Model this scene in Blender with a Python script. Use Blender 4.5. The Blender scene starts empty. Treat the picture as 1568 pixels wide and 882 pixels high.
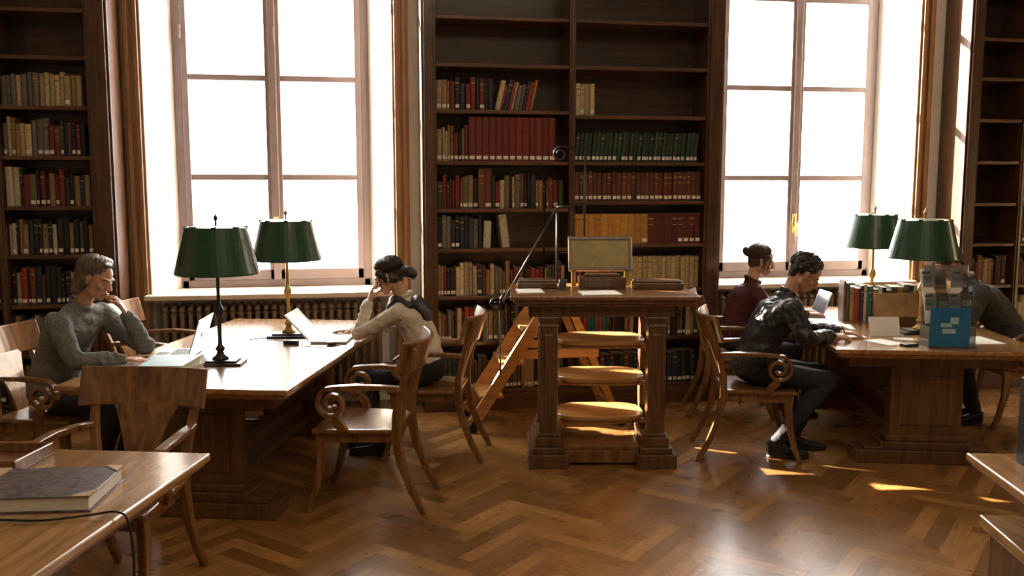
import bpy, bmesh, math, random
from mathutils import Vector, Matrix
random.seed(7)
R=math.radians
V=Vector
scene=bpy.context.scene

# ------------------------------------------------------------------ materials
def nm(name):
    m=bpy.data.materials.new(name); m.use_nodes=True
    nt=m.node_tree; b=nt.nodes['Principled BSDF']
    return m,nt,b
def ramp(nt,cols):
    r=nt.nodes.new('ShaderNodeValToRGB'); e=r.color_ramp.elements
    while len(e)<len(cols): e.new(0.5)
    for i,(p,c) in enumerate(cols):
        e[i].position=p; e[i].color=(*c,1)
    return r
def mat(name,col,rough=0.5,metal=0.0,var=0.15,scale=20,bump=0.05,**kw):
    m,nt,b=nm(name)
    tc=nt.nodes.new('ShaderNodeTexCoord'); n=nt.nodes.new('ShaderNodeTexNoise')
    n.inputs['Scale'].default_value=scale; n.inputs['Detail'].default_value=5
    nt.links.new(tc.outputs['Object'],n.inputs['Vector'])
    a=tuple(max(0,c*(1-var)) for c in col); d=tuple(min(1,c*(1+var)) for c in col)
    r=ramp(nt,[(0.3,a),(0.7,d)]); nt.links.new(n.outputs['Fac'],r.inputs['Fac'])
    nt.links.new(r.outputs['Color'],b.inputs['Base Color'])
    b.inputs['Roughness'].default_value=rough; b.inputs['Metallic'].default_value=metal
    if bump>0:
        bp=nt.nodes.new('ShaderNodeBump'); bp.inputs['Strength'].default_value=bump*4; bp.inputs['Distance'].default_value=0.004
        nt.links.new(n.outputs['Fac'],bp.inputs['Height']); nt.links.new(bp.outputs['Normal'],b.inputs['Normal'])
    for k,v in kw.items(): b.inputs[k.replace('_',' ')].default_value=v
    return m
def wood(name,c1,c2,rough=0.35,axis='Z',coat=0.3,s=14,croughness=0.15):
    m,nt,b=nm(name)
    tc=nt.nodes.new('ShaderNodeTexCoord'); mp=nt.nodes.new('ShaderNodeMapping')
    sc=[s,s,s]; sc['XYZ'.index(axis)]=s*0.09
    mp.inputs['Scale'].default_value=sc
    n=nt.nodes.new('ShaderNodeTexNoise'); n.inputs['Scale'].default_value=2.2; n.inputs['Detail'].default_value=8; n.inputs['Distortion'].default_value=0.5
    nt.links.new(tc.outputs['Object'],mp.inputs['Vector']); nt.links.new(mp.outputs['Vector'],n.inputs['Vector'])
    r=ramp(nt,[(0.3,c1),(0.68,c2)]); nt.links.new(n.outputs['Fac'],r.inputs['Fac'])
    nt.links.new(r.outputs['Color'],b.inputs['Base Color'])
    bp=nt.nodes.new('ShaderNodeBump'); bp.inputs['Strength'].default_value=0.10; bp.inputs['Distance'].default_value=0.0015
    nt.links.new(n.outputs['Fac'],bp.inputs['Height']); nt.links.new(bp.outputs['Normal'],b.inputs['Normal'])
    b.inputs['Roughness'].default_value=rough
    b.inputs['Coat Weight'].default_value=coat; b.inputs['Coat Roughness'].default_value=croughness
    return m

W_DARK=wood('mahogany_dark',(0.036,0.014,0.005),(0.115,0.047,0.018),0.34,'Z',0.5)
W_DARKX=wood('mahogany_dark_h',(0.048,0.019,0.007),(0.145,0.060,0.023),0.36,'X')
W_BACK=wood('bookcase_back',(0.028,0.012,0.005),(0.075,0.033,0.013),0.42,'X')
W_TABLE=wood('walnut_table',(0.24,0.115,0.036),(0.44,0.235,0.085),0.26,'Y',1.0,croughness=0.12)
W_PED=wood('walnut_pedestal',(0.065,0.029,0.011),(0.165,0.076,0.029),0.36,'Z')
W_CHAIR=wood('chair_wood',(0.105,0.045,0.014),(0.28,0.130,0.042),0.30,'Z',0.5)
W_HONEY=wood('honey_wood',(0.36,0.17,0.048),(0.55,0.29,0.095),0.38,'X',0.3)
W_TRIM=wood('trim_wood',(0.22,0.115,0.05),(0.38,0.22,0.105),0.4,'Z')
PLASTER=mat('white_plaster',(0.86,0.84,0.80),0.85,var=0.03,scale=8,bump=0.01)
WALLP=mat('wall_paint',(0.30,0.23,0.15),0.9,var=0.06,scale=5,bump=0.02)
CEIL=mat('ceiling_paint',(0.52,0.45,0.34),0.9,var=0.04,scale=4,bump=0.01)
SILL=mat('stone_sill',(0.66,0.58,0.48),0.45,var=0.08,scale=12,bump=0.01)
FRAME=mat('window_frame_paint',(0.27,0.205,0.20),0.42,var=0.06,scale=9,bump=0.02)
RADM=mat('radiator_enamel',(0.22,0.155,0.10),0.35,0.2,var=0.15,scale=15,bump=0.03)
GREEN=mat('green_enamel',(0.010,0.060,0.028),0.34,var=0.25,scale=9,bump=0.02,Coat_Weight=0.3)
SHIN=mat('shade_lining',(0.40,0.42,0.33),0.6,var=0.06,scale=12,bump=0.01)
BRASS=mat('brass',(0.60,0.40,0.13),0.28,1.0,var=0.15,scale=18,bump=0.01)
IRON=mat('dark_bronze',(0.045,0.042,0.045),0.35,0.8,var=0.2,scale=20,bump=0.02)
PAPER=mat('paper',(0.80,0.78,0.72),0.7,var=0.03,scale=25,bump=0.005)
ALU=mat('aluminium',(0.66,0.67,0.70),0.32,0.4,var=0.03,scale=30,bump=0.0)
KEYS=mat('keyboard',(0.05,0.05,0.055),0.5,var=0.3,scale=60,bump=0.05)
SCREEN=mat('laptop_screen',(0.10,0.12,0.15),0.15,var=0.1,scale=6,bump=0)
BLACKP=mat('black_plastic',(0.012,0.012,0.013),0.4,var=0.2,scale=30,bump=0.01)
BLUE=mat('blue_poster',(0.02,0.17,0.38),0.35,var=0.1,scale=6,bump=0)
CYAN=mat('cyan_print',(0.36,0.60,0.68),0.4,var=0.1,scale=9,bump=0)
TAN=mat('tan_leather',(0.38,0.23,0.10),0.5,var=0.2,scale=22,bump=0.04)
MARB=mat('marbled_cover',(0.09,0.06,0.06),0.35,var=0.9,scale=45,bump=0.01)
ACRYL=mat('clear_acrylic',(0.55,0.57,0.58),0.08,var=0.03,scale=9,bump=0,Transmission_Weight=0.92)
BRONZEP=mat('brass_panel',(0.15,0.115,0.04),0.35,0.5,var=0.2,scale=14,bump=0.02)

GLASS,nt,b=nm('window_glass')
nt.nodes.remove(b); o=nt.nodes['Material Output']
t=nt.nodes.new('ShaderNodeBsdfTransparent'); g=nt.nodes.new('ShaderNodeBsdfGlossy'); g.inputs['Roughness'].default_value=0.02
mx=nt.nodes.new('ShaderNodeMixShader'); mx.inputs[0].default_value=0.05
nt.links.new(t.outputs[0],mx.inputs[1]); nt.links.new(g.outputs[0],mx.inputs[2]); nt.links.new(mx.outputs[0],o.inputs['Surface'])

BOOK,nt,b=nm('book_bindings')
at=nt.nodes.new('ShaderNodeAttribute'); at.attribute_name='Col'
n=nt.nodes.new('ShaderNodeTexNoise'); n.inputs['Scale'].default_value=60
tc=nt.nodes.new('ShaderNodeTexCoord'); nt.links.new(tc.outputs['Object'],n.inputs['Vector'])
r=ramp(nt,[(0.3,(0.6,0.6,0.6)),(0.7,(0.95,0.92,0.86))]); nt.links.new(n.outputs['Fac'],r.inputs['Fac'])
mm=nt.nodes.new('ShaderNodeMix'); mm.data_type='RGBA'; mm.blend_type='MULTIPLY'; mm.inputs[0].default_value=1
nt.links.new(at.outputs['Color'],mm.inputs[6]); nt.links.new(r.outputs['Color'],mm.inputs[7])
nt.links.new(mm.outputs[2],b.inputs['Base Color']); b.inputs['Roughness'].default_value=0.42

FLOORM,nt,b=nm('herringbone_parquet')
uv=nt.nodes.new('ShaderNodeUVMap'); mp=nt.nodes.new('ShaderNodeMapping'); mp.inputs['Scale'].default_value=(2.2,26,1)
n=nt.nodes.new('ShaderNodeTexNoise'); n.inputs['Scale'].default_value=2.0; n.inputs['Detail'].default_value=8; n.inputs['Distortion'].default_value=0.6
nt.links.new(uv.outputs['UV'],mp.inputs['Vector']); nt.links.new(mp.outputs['Vector'],n.inputs['Vector'])
ge=nt.nodes.new('ShaderNodeNewGeometry')
r1=ramp(nt,[(0,(0.20,0.092,0.026)),(0.5,(0.31,0.150,0.045)),(1,(0.44,0.23,0.075))])
nt.links.new(ge.outputs['Random Per Island'],r1.inputs['Fac'])
r2=ramp(nt,[(0.3,(0.62,0.58,0.54)),(0.7,(1,1,1))]); nt.links.new(n.outputs['Fac'],r2.inputs['Fac'])
mm=nt.nodes.new('ShaderNodeMix'); mm.data_type='RGBA'; mm.blend_type='MULTIPLY'; mm.inputs[0].default_value=1
nt.links.new(r1.outputs['Color'],mm.inputs[6]); nt.links.new(r2.outputs['Color'],mm.inputs[7])
nt.links.new(mm.outputs[2],b.inputs['Base Color'])
n2=nt.nodes.new('ShaderNodeTexNoise'); n2.inputs['Scale'].default_value=5; tc=nt.nodes.new('ShaderNodeTexCoord'); nt.links.new(tc.outputs['Object'],n2.inputs['Vector'])
mr=nt.nodes.new('ShaderNodeMapRange'); mr.inputs[3].default_value=0.20; mr.inputs[4].default_value=0.38
nt.links.new(n2.outputs['Fac'],mr.inputs[0]); nt.links.new(mr.outputs[0],b.inputs['Roughness'])
bp=nt.nodes.new('ShaderNodeBump'); bp.inputs['Strength'].default_value=0.15; bp.inputs['Distance'].default_value=0.003
nt.links.new(n.outputs['Fac'],bp.inputs['Height']); nt.links.new(bp.outputs['Normal'],b.inputs['Normal'])

# ------------------------------------------------------------------ mesh builder
_b=bmesh.new(); bmesh.ops.create_icosphere(_b,subdivisions=3,radius=1); ICO=[v.co.copy() for v in _b.verts]; _b.free()
_b=bmesh.new(); bmesh.ops.create_icosphere(_b,subdivisions=2,radius=1); ICO2=[v.co.copy() for v in _b.verts]; _b.free()
class MB:
    def __init__(s): s.v=[];s.f=[];s.m=[];s.c=[];s.col=None;s.M=Matrix()
    def add(s,vs,fs,mi=0,col=None):
        o=len(s.v); s.v+=[tuple(s.M@V(v)) for v in vs]
        s.f+=[tuple(o+i for i in f) for f in fs]; s.m+=[mi]*len(fs); s.c+=[col or s.col]*len(fs)
    def box(s,x0,x1,y0,y1,z0,z1,mi=0,col=None):
        s.add([(x0,y0,z0),(x1,y0,z0),(x1,y1,z0),(x0,y1,z0),(x0,y0,z1),(x1,y0,z1),(x1,y1,z1),(x0,y1,z1)],
          [(0,3,2,1),(4,5,6,7),(0,1,5,4),(1,2,6,5),(2,3,7,6),(3,0,4,7)],mi,col)
    def prism(s,poly,z0,z1,mi=0):
        n=len(poly)
        s.add([(x,y,z0) for x,y in poly]+[(x,y,z1) for x,y in poly],
          [tuple(range(n))[::-1],tuple(range(n,2*n))]+[(i,(i+1)%n,n+(i+1)%n,n+i) for i in range(n)],mi)
    def sweep(s,path,side,w,t,mi=0):
        P=[V(p) for p in path]; n=len(P); side=V(side).normalized()
        if not hasattr(w,'__len__'): w=[w]*n
        if not hasattr(t,'__len__'): t=[t]*n
        vs=[]
        for i,p in enumerate(P):
            tg=(P[min(i+1,n-1)]-P[max(i-1,0)]).normalized(); nn=tg.cross(side).normalized()
            a=side*w[i]/2; b=nn*t[i]/2
            vs+=[p-a-b,p+a-b,p+a+b,p-a+b]
        fs=[(0,1,2,3),(4*n-1,4*n-2,4*n-3,4*n-4)]
        for i in range(n-1):
            for k in range(4): fs.append((4*i+k,4*i+(k+1)%4,4*i+4+(k+1)%4,4*i+4+k))
        s.add(vs,fs,mi)
    def tube(s,path,r,seg=8,mi=0):
        P=[V(p) for p in path]; n=len(P)
        if not hasattr(r,'__len__'): r=[r]*n
        vs=[]; ref=None
        for i,p in enumerate(P):
            tg=(P[min(i+1,n-1)]-P[max(i-1,0)]).normalized()
            if ref is None:
                ref=tg.orthogonal().normalized()
            ref=(ref-tg*ref.dot(tg)).normalized(); b=tg.cross(ref)
            for k in range(seg):
                a=2*math.pi*k/seg; vs.append(p+(ref*math.cos(a)+b*math.sin(a))*r[i])
        fs=[tuple(range(seg)),tuple(range((n-1)*seg,n*seg))]
        for i in range(n-1):
            for k in range(seg): fs.append((i*seg+k,i*seg+(k+1)%seg,(i+1)*seg+(k+1)%seg,(i+1)*seg+k))
        s.add(vs,fs,mi)
    def lathe(s,prof,seg=24,c=(0,0,0),mi=0):
        vs=[];n=len(prof)
        for r,z in prof:
            for k in range(seg):
                a=2*math.pi*k/seg; vs.append((c[0]+max(r,1e-4)*math.cos(a),c[1]+max(r,1e-4)*math.sin(a),c[2]+z))
        fs=[tuple(range(seg)),tuple(range((n-1)*seg,n*seg))] if prof[0]!=prof[-1] else []
        for i in range(n-1):
            for k in range(seg): fs.append((i*seg+k,i*seg+(k+1)%seg,(i+1)*seg+(k+1)%seg,(i+1)*seg+k))
        s.add(vs,fs,mi)
    def hull(s,ells,M=None,mi=0,hi=False):
        bm=bmesh.new(); pts=ICO if hi else ICO2
        for c,r in ells:
            if not hasattr(r,'__len__'): r=(r,r,r)
            for p in pts:
                q=V((c[0]+r[0]*p.x,c[1]+r[1]*p.y,c[2]+r[2]*p.z))
                bm.verts.new(M@q if M else q)
        res=bmesh.ops.convex_hull(bm,input=bm.verts)
        loose=[v for v in bm.verts if not v.link_faces]
        bmesh.ops.delete(bm,geom=loose,context='VERTS')
        bm.verts.index_update()
        s.add([v.co.copy() for v in bm.verts],[tuple(v.index for v in f.verts) for f in bm.faces],mi)
        bm.free()
    def sheet(s,fn,nu,nv,th,mi=0):
        P=[[V(fn(i/nu,j/nv)) for j in range(nv+1)] for i in range(nu+1)]
        vs=[];N=(nu+1)*(nv+1)
        back=[]
        for i in range(nu+1):
            for j in range(nv+1):
                du=P[min(i+1,nu)][j]-P[max(i-1,0)][j]; dv=P[i][min(j+1,nv)]-P[i][max(j-1,0)]
                nn=du.cross(dv).normalized(); vs.append(P[i][j]); back.append(P[i][j]-nn*th)
        vs+=back; fs=[]; ix=lambda i,j:i*(nv+1)+j
        for i in range(nu):
            for j in range(nv):
                fs.append((ix(i,j),ix(i+1,j),ix(i+1,j+1),ix(i,j+1)))
                fs.append((N+ix(i,j),N+ix(i,j+1),N+ix(i+1,j+1),N+ix(i+1,j)))
        for i in range(nu):
            for j in (0,nv): fs.append((ix(i,j),ix(i+1,j),N+ix(i+1,j),N+ix(i,j)))
        for j in range(nv):
            for i in (0,nu): fs.append((ix(i,j),ix(i,j+1),N+ix(i,j+1),N+ix(i,j)))
        s.add(vs,fs,mi)
    def obj(s,name,mats,parent=None,M=None,bevel=0,smooth=False,voxel=0,sm=0,disp=0,dsize=0.08,seg=2,sub=0):
        me=bpy.data.meshes.new(name); me.from_pydata(s.v,[],s.f)
        if not isinstance(mats,(list,tuple)): mats=[mats]
        for m in mats: me.materials.append(m)
        me.polygons.foreach_set('material_index',s.m)
        if s.c and s.c[0] is not None:
            ca=me.color_attributes.new('Col','FLOAT_COLOR','CORNER'); i=0
            for p,c in zip(me.polygons,s.c):
                for _ in p.loop_indices: ca.data[i].color=(*c,1); i+=1
        bm=bmesh.new(); bm.from_mesh(me); bmesh.ops.recalc_face_normals(bm,faces=bm.faces); bm.to_mesh(me); bm.free()
        if smooth:
            me.polygons.foreach_set('use_smooth',[True]*len(me.polygons))
        ob=bpy.data.objects.new(name,me); scene.collection.objects.link(ob)
        if parent: ob.parent=parent
        if M: ob.matrix_local=M
        if bevel:
            md=ob.modifiers.new('bevel','BEVEL'); md.width=bevel; md.segments=seg; md.limit_method='ANGLE'; md.angle_limit=R(40)
        if voxel:
            md=ob.modifiers.new('remesh','REMESH'); md.mode='VOXEL'; md.voxel_size=voxel; md.use_smooth_shade=True
        if sm:
            md=ob.modifiers.new('smooth','SMOOTH'); md.factor=0.5; md.iterations=sm
        if disp:
            tx=bpy.data.textures.new(name+'_folds','CLOUDS'); tx.noise_scale=dsize
            md=ob.modifiers.new('folds','DISPLACE'); md.texture=tx; md.strength=disp; md.mid_level=0.5
        return ob
def empty(name,M):
    e=bpy.data.objects.new(name,None); e.empty_display_size=0.1; scene.collection.objects.link(e); e.matrix_world=M; return e
def TR(x,y,z=0,a=0): return Matrix.Translation((x,y,z))@Matrix.Rotation(R(a),4,'Z')

# ------------------------------------------------------------------ room
XL,XR,YB,YW,ZC=-3.4,7.3,-2.8,7.2,4.7
Wp=0.088; n=6; vs=[];fs=[];uvs=[]
c45=math.cos(R(45)); 
def rot(x,y):
    x*=Wp;y*=Wp
    return (x*c45-y*c45+2.0, x*c45+y*c45+2.0)
g=0.006
def plank(x0,y0,x1,y1,hor):
    cs=[(x0+g,y0+g),(x1-g,y0+g),(x1-g,y1-g),(x0+g,y1-g)]
    ps=[rot(*c) for c in cs]
    if not all(XL-0.1<p[0]<XR+0.1 and YB-0.1<p[1]<7.45 for p in ps): return
    o=len(vs); vs.extend([(p[0],p[1],0.0) for p in ps]); fs.append((o,o+1,o+2,o+3))
    ru,rv=random.random()*20,random.random()*20; L=(n*Wp)
    if hor: uvs.extend([(ru,rv),(ru+L,rv),(ru+L,rv+Wp),(ru,rv+Wp)])
    else: uvs.extend([(ru,rv),(ru,rv+Wp),(ru+L,rv+Wp),(ru+L,rv)])
for y in range(-110,110):
    for x in range(-110,110):
        if (x-y)%(2*n)==0: plank(x,y,x+n,y+1,True)
        if (x+1-y)%(2*n)==0: plank(x,y,x+1,y+n,False)
o=len(vs)
vs+=[(XL-.15,YB-.15,-.002),(XR+.15,YB-.15,-.002),(XR+.15,7.7,-.002),(XL-.15,7.7,-.002),(XL-.15,YB-.15,-.1),(XR+.15,YB-.15,-.1),(XR+.15,7.7,-.1),(XL-.15,7.7,-.1)]
fb=[(0,1,2,3),(4,7,6,5),(0,4,5,1),(1,5,6,2),(2,6,7,3),(3,7,4,0)]
nf=len(fs)
fs+=[tuple(o+i for i in f) for f in fb]; uvs+=[(0,0)]*24
me=bpy.data.meshes.new('floor'); me.from_pydata(vs,[],fs)
u=me.uv_layers.new(name='UVMap')
for i,c in enumerate(uvs): u.data[i].uv=c
me.materials.append(FLOORM); me.materials.append(W_BACK)
for i in range(nf,len(fs)): me.polygons[i].material_index=1
ob=bpy.data.objects.new('floor',me); scene.collection.objects.link(ob)

WIN=[(-1.54,0.30,-1.39,0.12),(2.95,4.81,3.14,4.66)]
m=MB()
m.prism([(XL-.2,YW),(-1.54,YW),(-1.39,7.6),(-1.39,7.8),(XL-.2,7.8)],0,ZC)
m.prism([(0.30,YW),(2.95,YW),(3.14,7.6),(3.14,7.8),(0.12,7.8),(0.12,7.6)],0,ZC)
m.prism([(4.81,YW),(XR+.2,YW),(XR+.2,7.8),(4.66,7.8),(4.66,7.6)],0,ZC)
for a,b_,c,d in WIN:
    m.box(a,b_,7.3,7.8,0,0.90); m.box(a,b_,YW,7.8,4.25,ZC)
m.obj('wall_back',PLASTER)
m=MB(); m.box(XL-.2,XL,YB,YW,0,ZC); m.obj('wall_left',WALLP)
m=MB(); m.box(XR,XR+.2,YB,YW,0,ZC); m.obj('wall_right',WALLP)
m=MB(); m.box(XL-.2,XR+.2,YB-.2,YB,0,ZC); m.obj('wall_front',WALLP)
m=MB(); m.box(XL-.2,XR+.2,YB-.2,7.8,ZC,ZC+.2); m.obj('ceiling',CEIL)

for k,(a,b_,c,d) in enumerate(WIN):
    root=empty('window_%d'%(k+1),Matrix.Identity(4))
    m=MB(); y0,y1=7.58,7.66
    m.box(c-.02,c+.055,y0,y1,0.92,4.25); m.box(d-.055,d+.02,y0,y1,0.92,4.25)
    m.box(c,d,y0,y1,0.92,0.985); m.box(c,d,y0,y1,4.2,4.26)
    mid=(c+d)/2
    for s0,s1 in ((c+.055,mid-.012),(mid+.012,d-.055)):
        yy0,yy1=7.565,7.62
        m.box(s0,s0+.05,yy0,yy1,0.985,4.2); m.box(s1-.05,s1,yy0,yy1,0.985,4.2)
        m.box(s0,s1,yy0,yy1,0.985,1.07); m.box(s0,s1,yy0,yy1,4.12,4.2)
        for z in (1.82,2.61,3.38): m.box(s0+.05,s1-.05,yy0+.005,yy1,z-.024,z+.024)
        for z in (1.25,2.9):
            m.box(s0-.01,s0+.012,7.545,7.57,z,z+.11)
    m.box(mid-.03,mid+.03,7.55,7.60,0.985,4.2)
    m.obj('frame',FRAME,root,bevel=.006)
    m=MB(); m.box(c+.06,d-.06,7.61,7.614,1.0,4.18); m.obj('glass',GLASS,root)
    m=MB(); m.box(mid-.018,mid+.018,7.535,7.55,1.33,1.50); m.tube([(mid,7.545,1.42),(mid,7.50,1.42),(mid+.01,7.50,1.33),(mid+.015,7.505,1.30)],.009); 
    m.obj('espagnolette_handle',BRASS,root,smooth=True)
    m=MB(); m.box(a-.04,b_+.04 if k==0 else b_+.02,7.06,7.62,.885,.925); m.obj('trim_%d'%(k+1),SILL,bevel=.008)
m=MB()
for x0,x1 in ((-1.68,-1.54),(0.30,0.43),(2.912,2.955),(4.81,4.95)):
    m.box(x0,x1,7.165,7.2,0.0,4.35)
    w=(x1-x0)
    m.box(x0+w*.15,x0+w*.4,7.145,7.165,0.12,4.3); m.box(x0+w*.6,x0+w*.85,7.145,7.165,0.12,4.3)
for a,b_,c,d in WIN: m.box(a-.0,b_+.0,7.165,7.2,4.25,4.4)
m.obj('trim_3',W_TRIM,bevel=.006)
m=MB(); m.box(XL,XL+.02,YB,6.8,0,.14); m.obj('baseboard_left',W_DARK)
m=MB(); m.box(XR-.02,XR,YB,6.8,0,.14); m.obj('baseboard_right',W_DARK)

def radiator(x0,x1):
    m=MB(); x=x0
    while x<x1:
        for y in (7.10,7.17,7.24):
            m.tube([(x,y,.14),(x,y,.17),(x,y,.78),(x,y,.81)],[.012,.02,.02,.012],8)
        m.tube([(x,7.08,.80),(x,7.17,.835),(x,7.26,.80)],.021,8); m.tube([(x,7.08,.15),(x,7.17,.13),(x,7.26,.15)],.021,8)
        x+=.062
    m.tube([(x0-.02,7.17,.76),(x1,7.17,.76)],.018); m.tube([(x0-.02,7.17,.19),(x1,7.17,.19)],.018)
    for xx in (x0+.05,x1-.1): m.box(xx-.015,xx+.015,7.12,7.22,0,.14)
    m.obj('radiator',RADM,smooth=True)
radiator(-1.44,.22); radiator(3.05,4.72)

# ------------------------------------------------------------------ bookcases
def bookcase(x0,x1,divs,shelves,pil=.14,pilr=.14):
    m=MB(); yf,yb=6.85,7.195
    m.box(x0,x0+pil,yf,yb,0,4.35); m.box(x1-pilr,x1,yf,yb,0,4.35)
    m.box(x0+.02,x0+pil-.02,yf-.015,yf,.2,4.2); m.box(x1-pilr+.02,x1-.02,yf-.015,yf,.2,4.2)
    m.box(x0+.01,x1-.01,yb-.02,yb,0,4.35,1)
    m.box(x0-.0,x1+.0,yf-.04,yf+.1,0,.13,2); m.box(x0,x1,yf-.03,yf,.13,.15,2)
    for d in divs: m.box(d-.025,d+.025,yf-.005,yb-.02,.13,4.35); m.box(d-.012,d+.012,yf-.015,yf,.15,4.3)
    m.box(x0,x1,yf-.05,yb,4.35,4.5,2)
    edges=[x0+pil]+[v for d in divs for v in (d-.025,d+.025)]+[x1-pilr]
    for i,sh in enumerate(shelves):
        a,b_=edges[2*i],edges[2*i+1]
        for z in sh: m.box(a,b_,yf+.01,yb-.02,z-.028,z,2)
    m.obj('bookcase',[W_DARK,W_BACK,W_DARKX],bevel=.004)
CREAM=(.55,.45,.27);LCR=(.68,.62,.46);DRED=(.20,.026,.022);RED=(.38,.04,.025);GRN=(.032,.07,.038);BRN=(.18,.065,.028);YEL=(.58,.30,.055);NAVY=(.028,.04,.075);BLK=(.02,.018,.018);TANC=(.34,.21,.10);OLV=(.15,.14,.06);TEAL=(.03,.15,.16);GRY=(.18,.165,.15);WHT=(.75,.73,.67)
MIX=[DRED,GRN,BRN,NAVY,BLK,TANC,OLV,GRY,CREAM,BLK,BRN,DRED,TANC]
LMIX=[CREAM,LCR,TANC,CREAM,BRN,GRY,LCR]
def book(m,x,yf,z,w,h,d,col,lean=0,label=False,band=False,face=1):
    j=1+random.uniform(-.2,.25); c=tuple(min(1,a*j) for a in col)
    pl=[(0,d),(0,.007),(w*.22,.001),(w*.5,0),(w*.78,.001),(w,.007),(w,d)]
    sh=math.sin(lean); ch=math.cos(lean)
    def P(a,b_,zz): 
        return (x+a*ch+zz*sh, yf+b_, z+zz*ch-(a-(w if lean>0 else 0))*sh)
    N=7
    vs=[P(a,b_,0) for a,b_ in pl]+[P(a,b_,h) for a,b_ in pl]
    m.add(vs,[tuple(range(N))[::-1]]+[(i,(i+1)%N,N+(i+1)%N,N+i) for i in range(N)],0,c)
    m.add(vs,[tuple(range(N,2*N))],0,(.5,.44,.33) )
    def q(z0,z1,cc): m.add([P(w*.12,-.0008,z0),P(w*.88,-.0008,z0),P(w*.88,-.0008,z1),P(w*.12,-.0008,z1)],[(0,1,2,3)],0,cc)
    if label: q(.015,.042,(1,.98,.92))
    if band:
        cc=(.5,.36,.14) if random.random()<.6 else tuple(a*.4 for a in c)
        q(h*.80,h*.84,cc); q(h*.62,h*.64,cc)
def row(m,x0,x1,z,h0,h1,pal,label=.4,wmin=.018,wmax=.045,band=.4,lean=0,uniform=False,yf=6.885):
    x=x0
    w=random.uniform(wmin,wmax); h=random.uniform(h0,h1)
    while True:
        if not uniform: w=random.uniform(wmin,wmax); h=random.uniform(h0,h1)
        if x+w*math.cos(lean)+h*math.sin(lean)>x1: break
        ln=lean
        book(m,x,yf+(0 if uniform else random.uniform(0,.025)),z+.001,w-.0012,h,random.uniform(.14,.19),random.choice(pal),ln,random.random()<label,random.random()<band)
        x+=w/math.cos(lean)+(.0005 if lean else 0)
    return x
LS=[.153,.538,.898,1.268,1.575,1.937,2.325,2.67,3.02,3.4,3.8]
RS=[.153,.538,.93,1.29,1.63,1.937,2.296,2.67,3.02,3.4,3.8]
bookcase(.505,2.904,[1.67],[LS,RS],pil=.113)
m=MB()
a,b_=.622,1.642
x=row(m,a,a+.13,2.325,.21,.23,[CREAM,TANC,LCR],.8); x=row(m,x,x+.38,2.325,.19,.25,[BLK,NAVY,DRED,GRY,BLK],.6); row(m,x+.01,x+.36,2.325,.19,.24,[CREAM,GRY,NAVY,RED,YEL,RED],.3,lean=.22)
x=row(m,a,a+.27,1.937,.2,.28,[TANC,CREAM,BLK,OLV,DRED,RED],.8); row(m,x,1.56,1.937,.335,.336,[DRED],1,.052,.056,.0,uniform=True)
x=row(m,a,a+.34,1.575,.2,.28,MIX+[CREAM],.6); x=row(m,x,x+.16,1.575,.3,.31,[BRN],.4,.05,.06); row(m,x,1.62,1.575,.2,.27,MIX,.6)
x=row(m,a,a+.36,1.268,.22,.26,[NAVY,BLK,GRY,NAVY],.3,.03,.045); book(m,x+.01,6.89,1.269,.055,.21,.17,WHT,.04); book(m,x+.16,6.89,1.269,.06,.26,.17,LCR,-.12)
x=row(m,a,a+.14,.898,.2,.27,[BLK,TANC,DRED],.9); x=row(m,x,x+.2,.898,.22,.27,[CREAM,LCR,TANC],.5,.03,.06); row(m,x,1.63,.898,.18,.27,MIX+[RED,RED],.5)
row(m,a,1.63,.538,.2,.29,MIX+[RED,CREAM],.6); row(m,a,1.63,.153,.2,.30,MIX+[CREAM],.7)
a,b_=1.70,2.76
row(m,a+.0,a+.17,2.296,.24,.245,[CREAM,LCR],.6,.035,.045)
row(m,a,b_,1.937,.22,.235,[GRN,(.035,.06,.045),(.025,.05,.035)],.9,.03,.036,.6,lean=.1)
row(m,a,b_,1.63,.22,.235,[BRN,(.16,.055,.03),(.14,.05,.027),(.17,.04,.025)],.95,.034,.044,.5)
x=row(m,a,a+.63,1.29,.235,.24,[YEL],.05,.05,.056,.9,uniform=True); row(m,x,b_,1.29,.24,.242,[(.13,.018,.013)],.5,.045,.05,.6,uniform=True)
row(m,a,a+.40,.93,.2,.27,MIX,.5); row(m,a+.42,b_,.93,.25,.26,[CREAM,(.58,.47,.24)],.3,.034,.045,.8)
x=row(m,a,a+.2,.538,.26,.3,[TEAL,NAVY,YEL,RED,BRN],.5); row(m,x,b_,.538,.2,.29,MIX+[TEAL,RED],.6)
row(m,a,b_,.153,.24,.26,[BLK,NAVY,GRN,BRN],1,.035,.045,.6)
m.obj('shelved_books',BOOK)
LB=[.18,.54,.90,1.26,1.606,1.96,2.31,2.655,2.98,3.4,3.8]
bookcase(-3.39,-1.69,[-2.46],[LB,LB],pil=.1,pilr=.16)
m=MB()
for x0,x1 in ((-3.28,-2.5),(-2.43,-1.86)):
    row(m,x0,x1,2.31,.2,.24,[CREAM,TANC,CREAM,GRY],.2,.03,.04); 
    x=row(m,x0,x0+.32,1.96,.22,.28,[CREAM,TANC,LCR,GRY,CREAM],.3); row(m,x,x1,1.96,.2,.25,MIX,.4)
    x=row(m,x0,x0+.12,1.606,.27,.28,[LCR,WHT],.2,.04,.05); row(m,x,x1,1.606,.2,.27,MIX+[RED],.6)
    row(m,x0,x1,1.26,.2,.26,[NAVY,BLK,GRY,LCR,BLK,TANC],.5); row(m,x0,x1,.90,.2,.27,[BLK,BRN,CREAM,RED,NAVY],.7)
    row(m,x0,x1,.54,.2,.28,MIX,.4); row(m,x0,x1,.18,.2,.28,MIX,.4)
m.obj('shelved_books',BOOK)
bookcase(5.06,7.28,[5.62,6.4],[LB,LB,LB],pil=.13)
m=MB()
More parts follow.
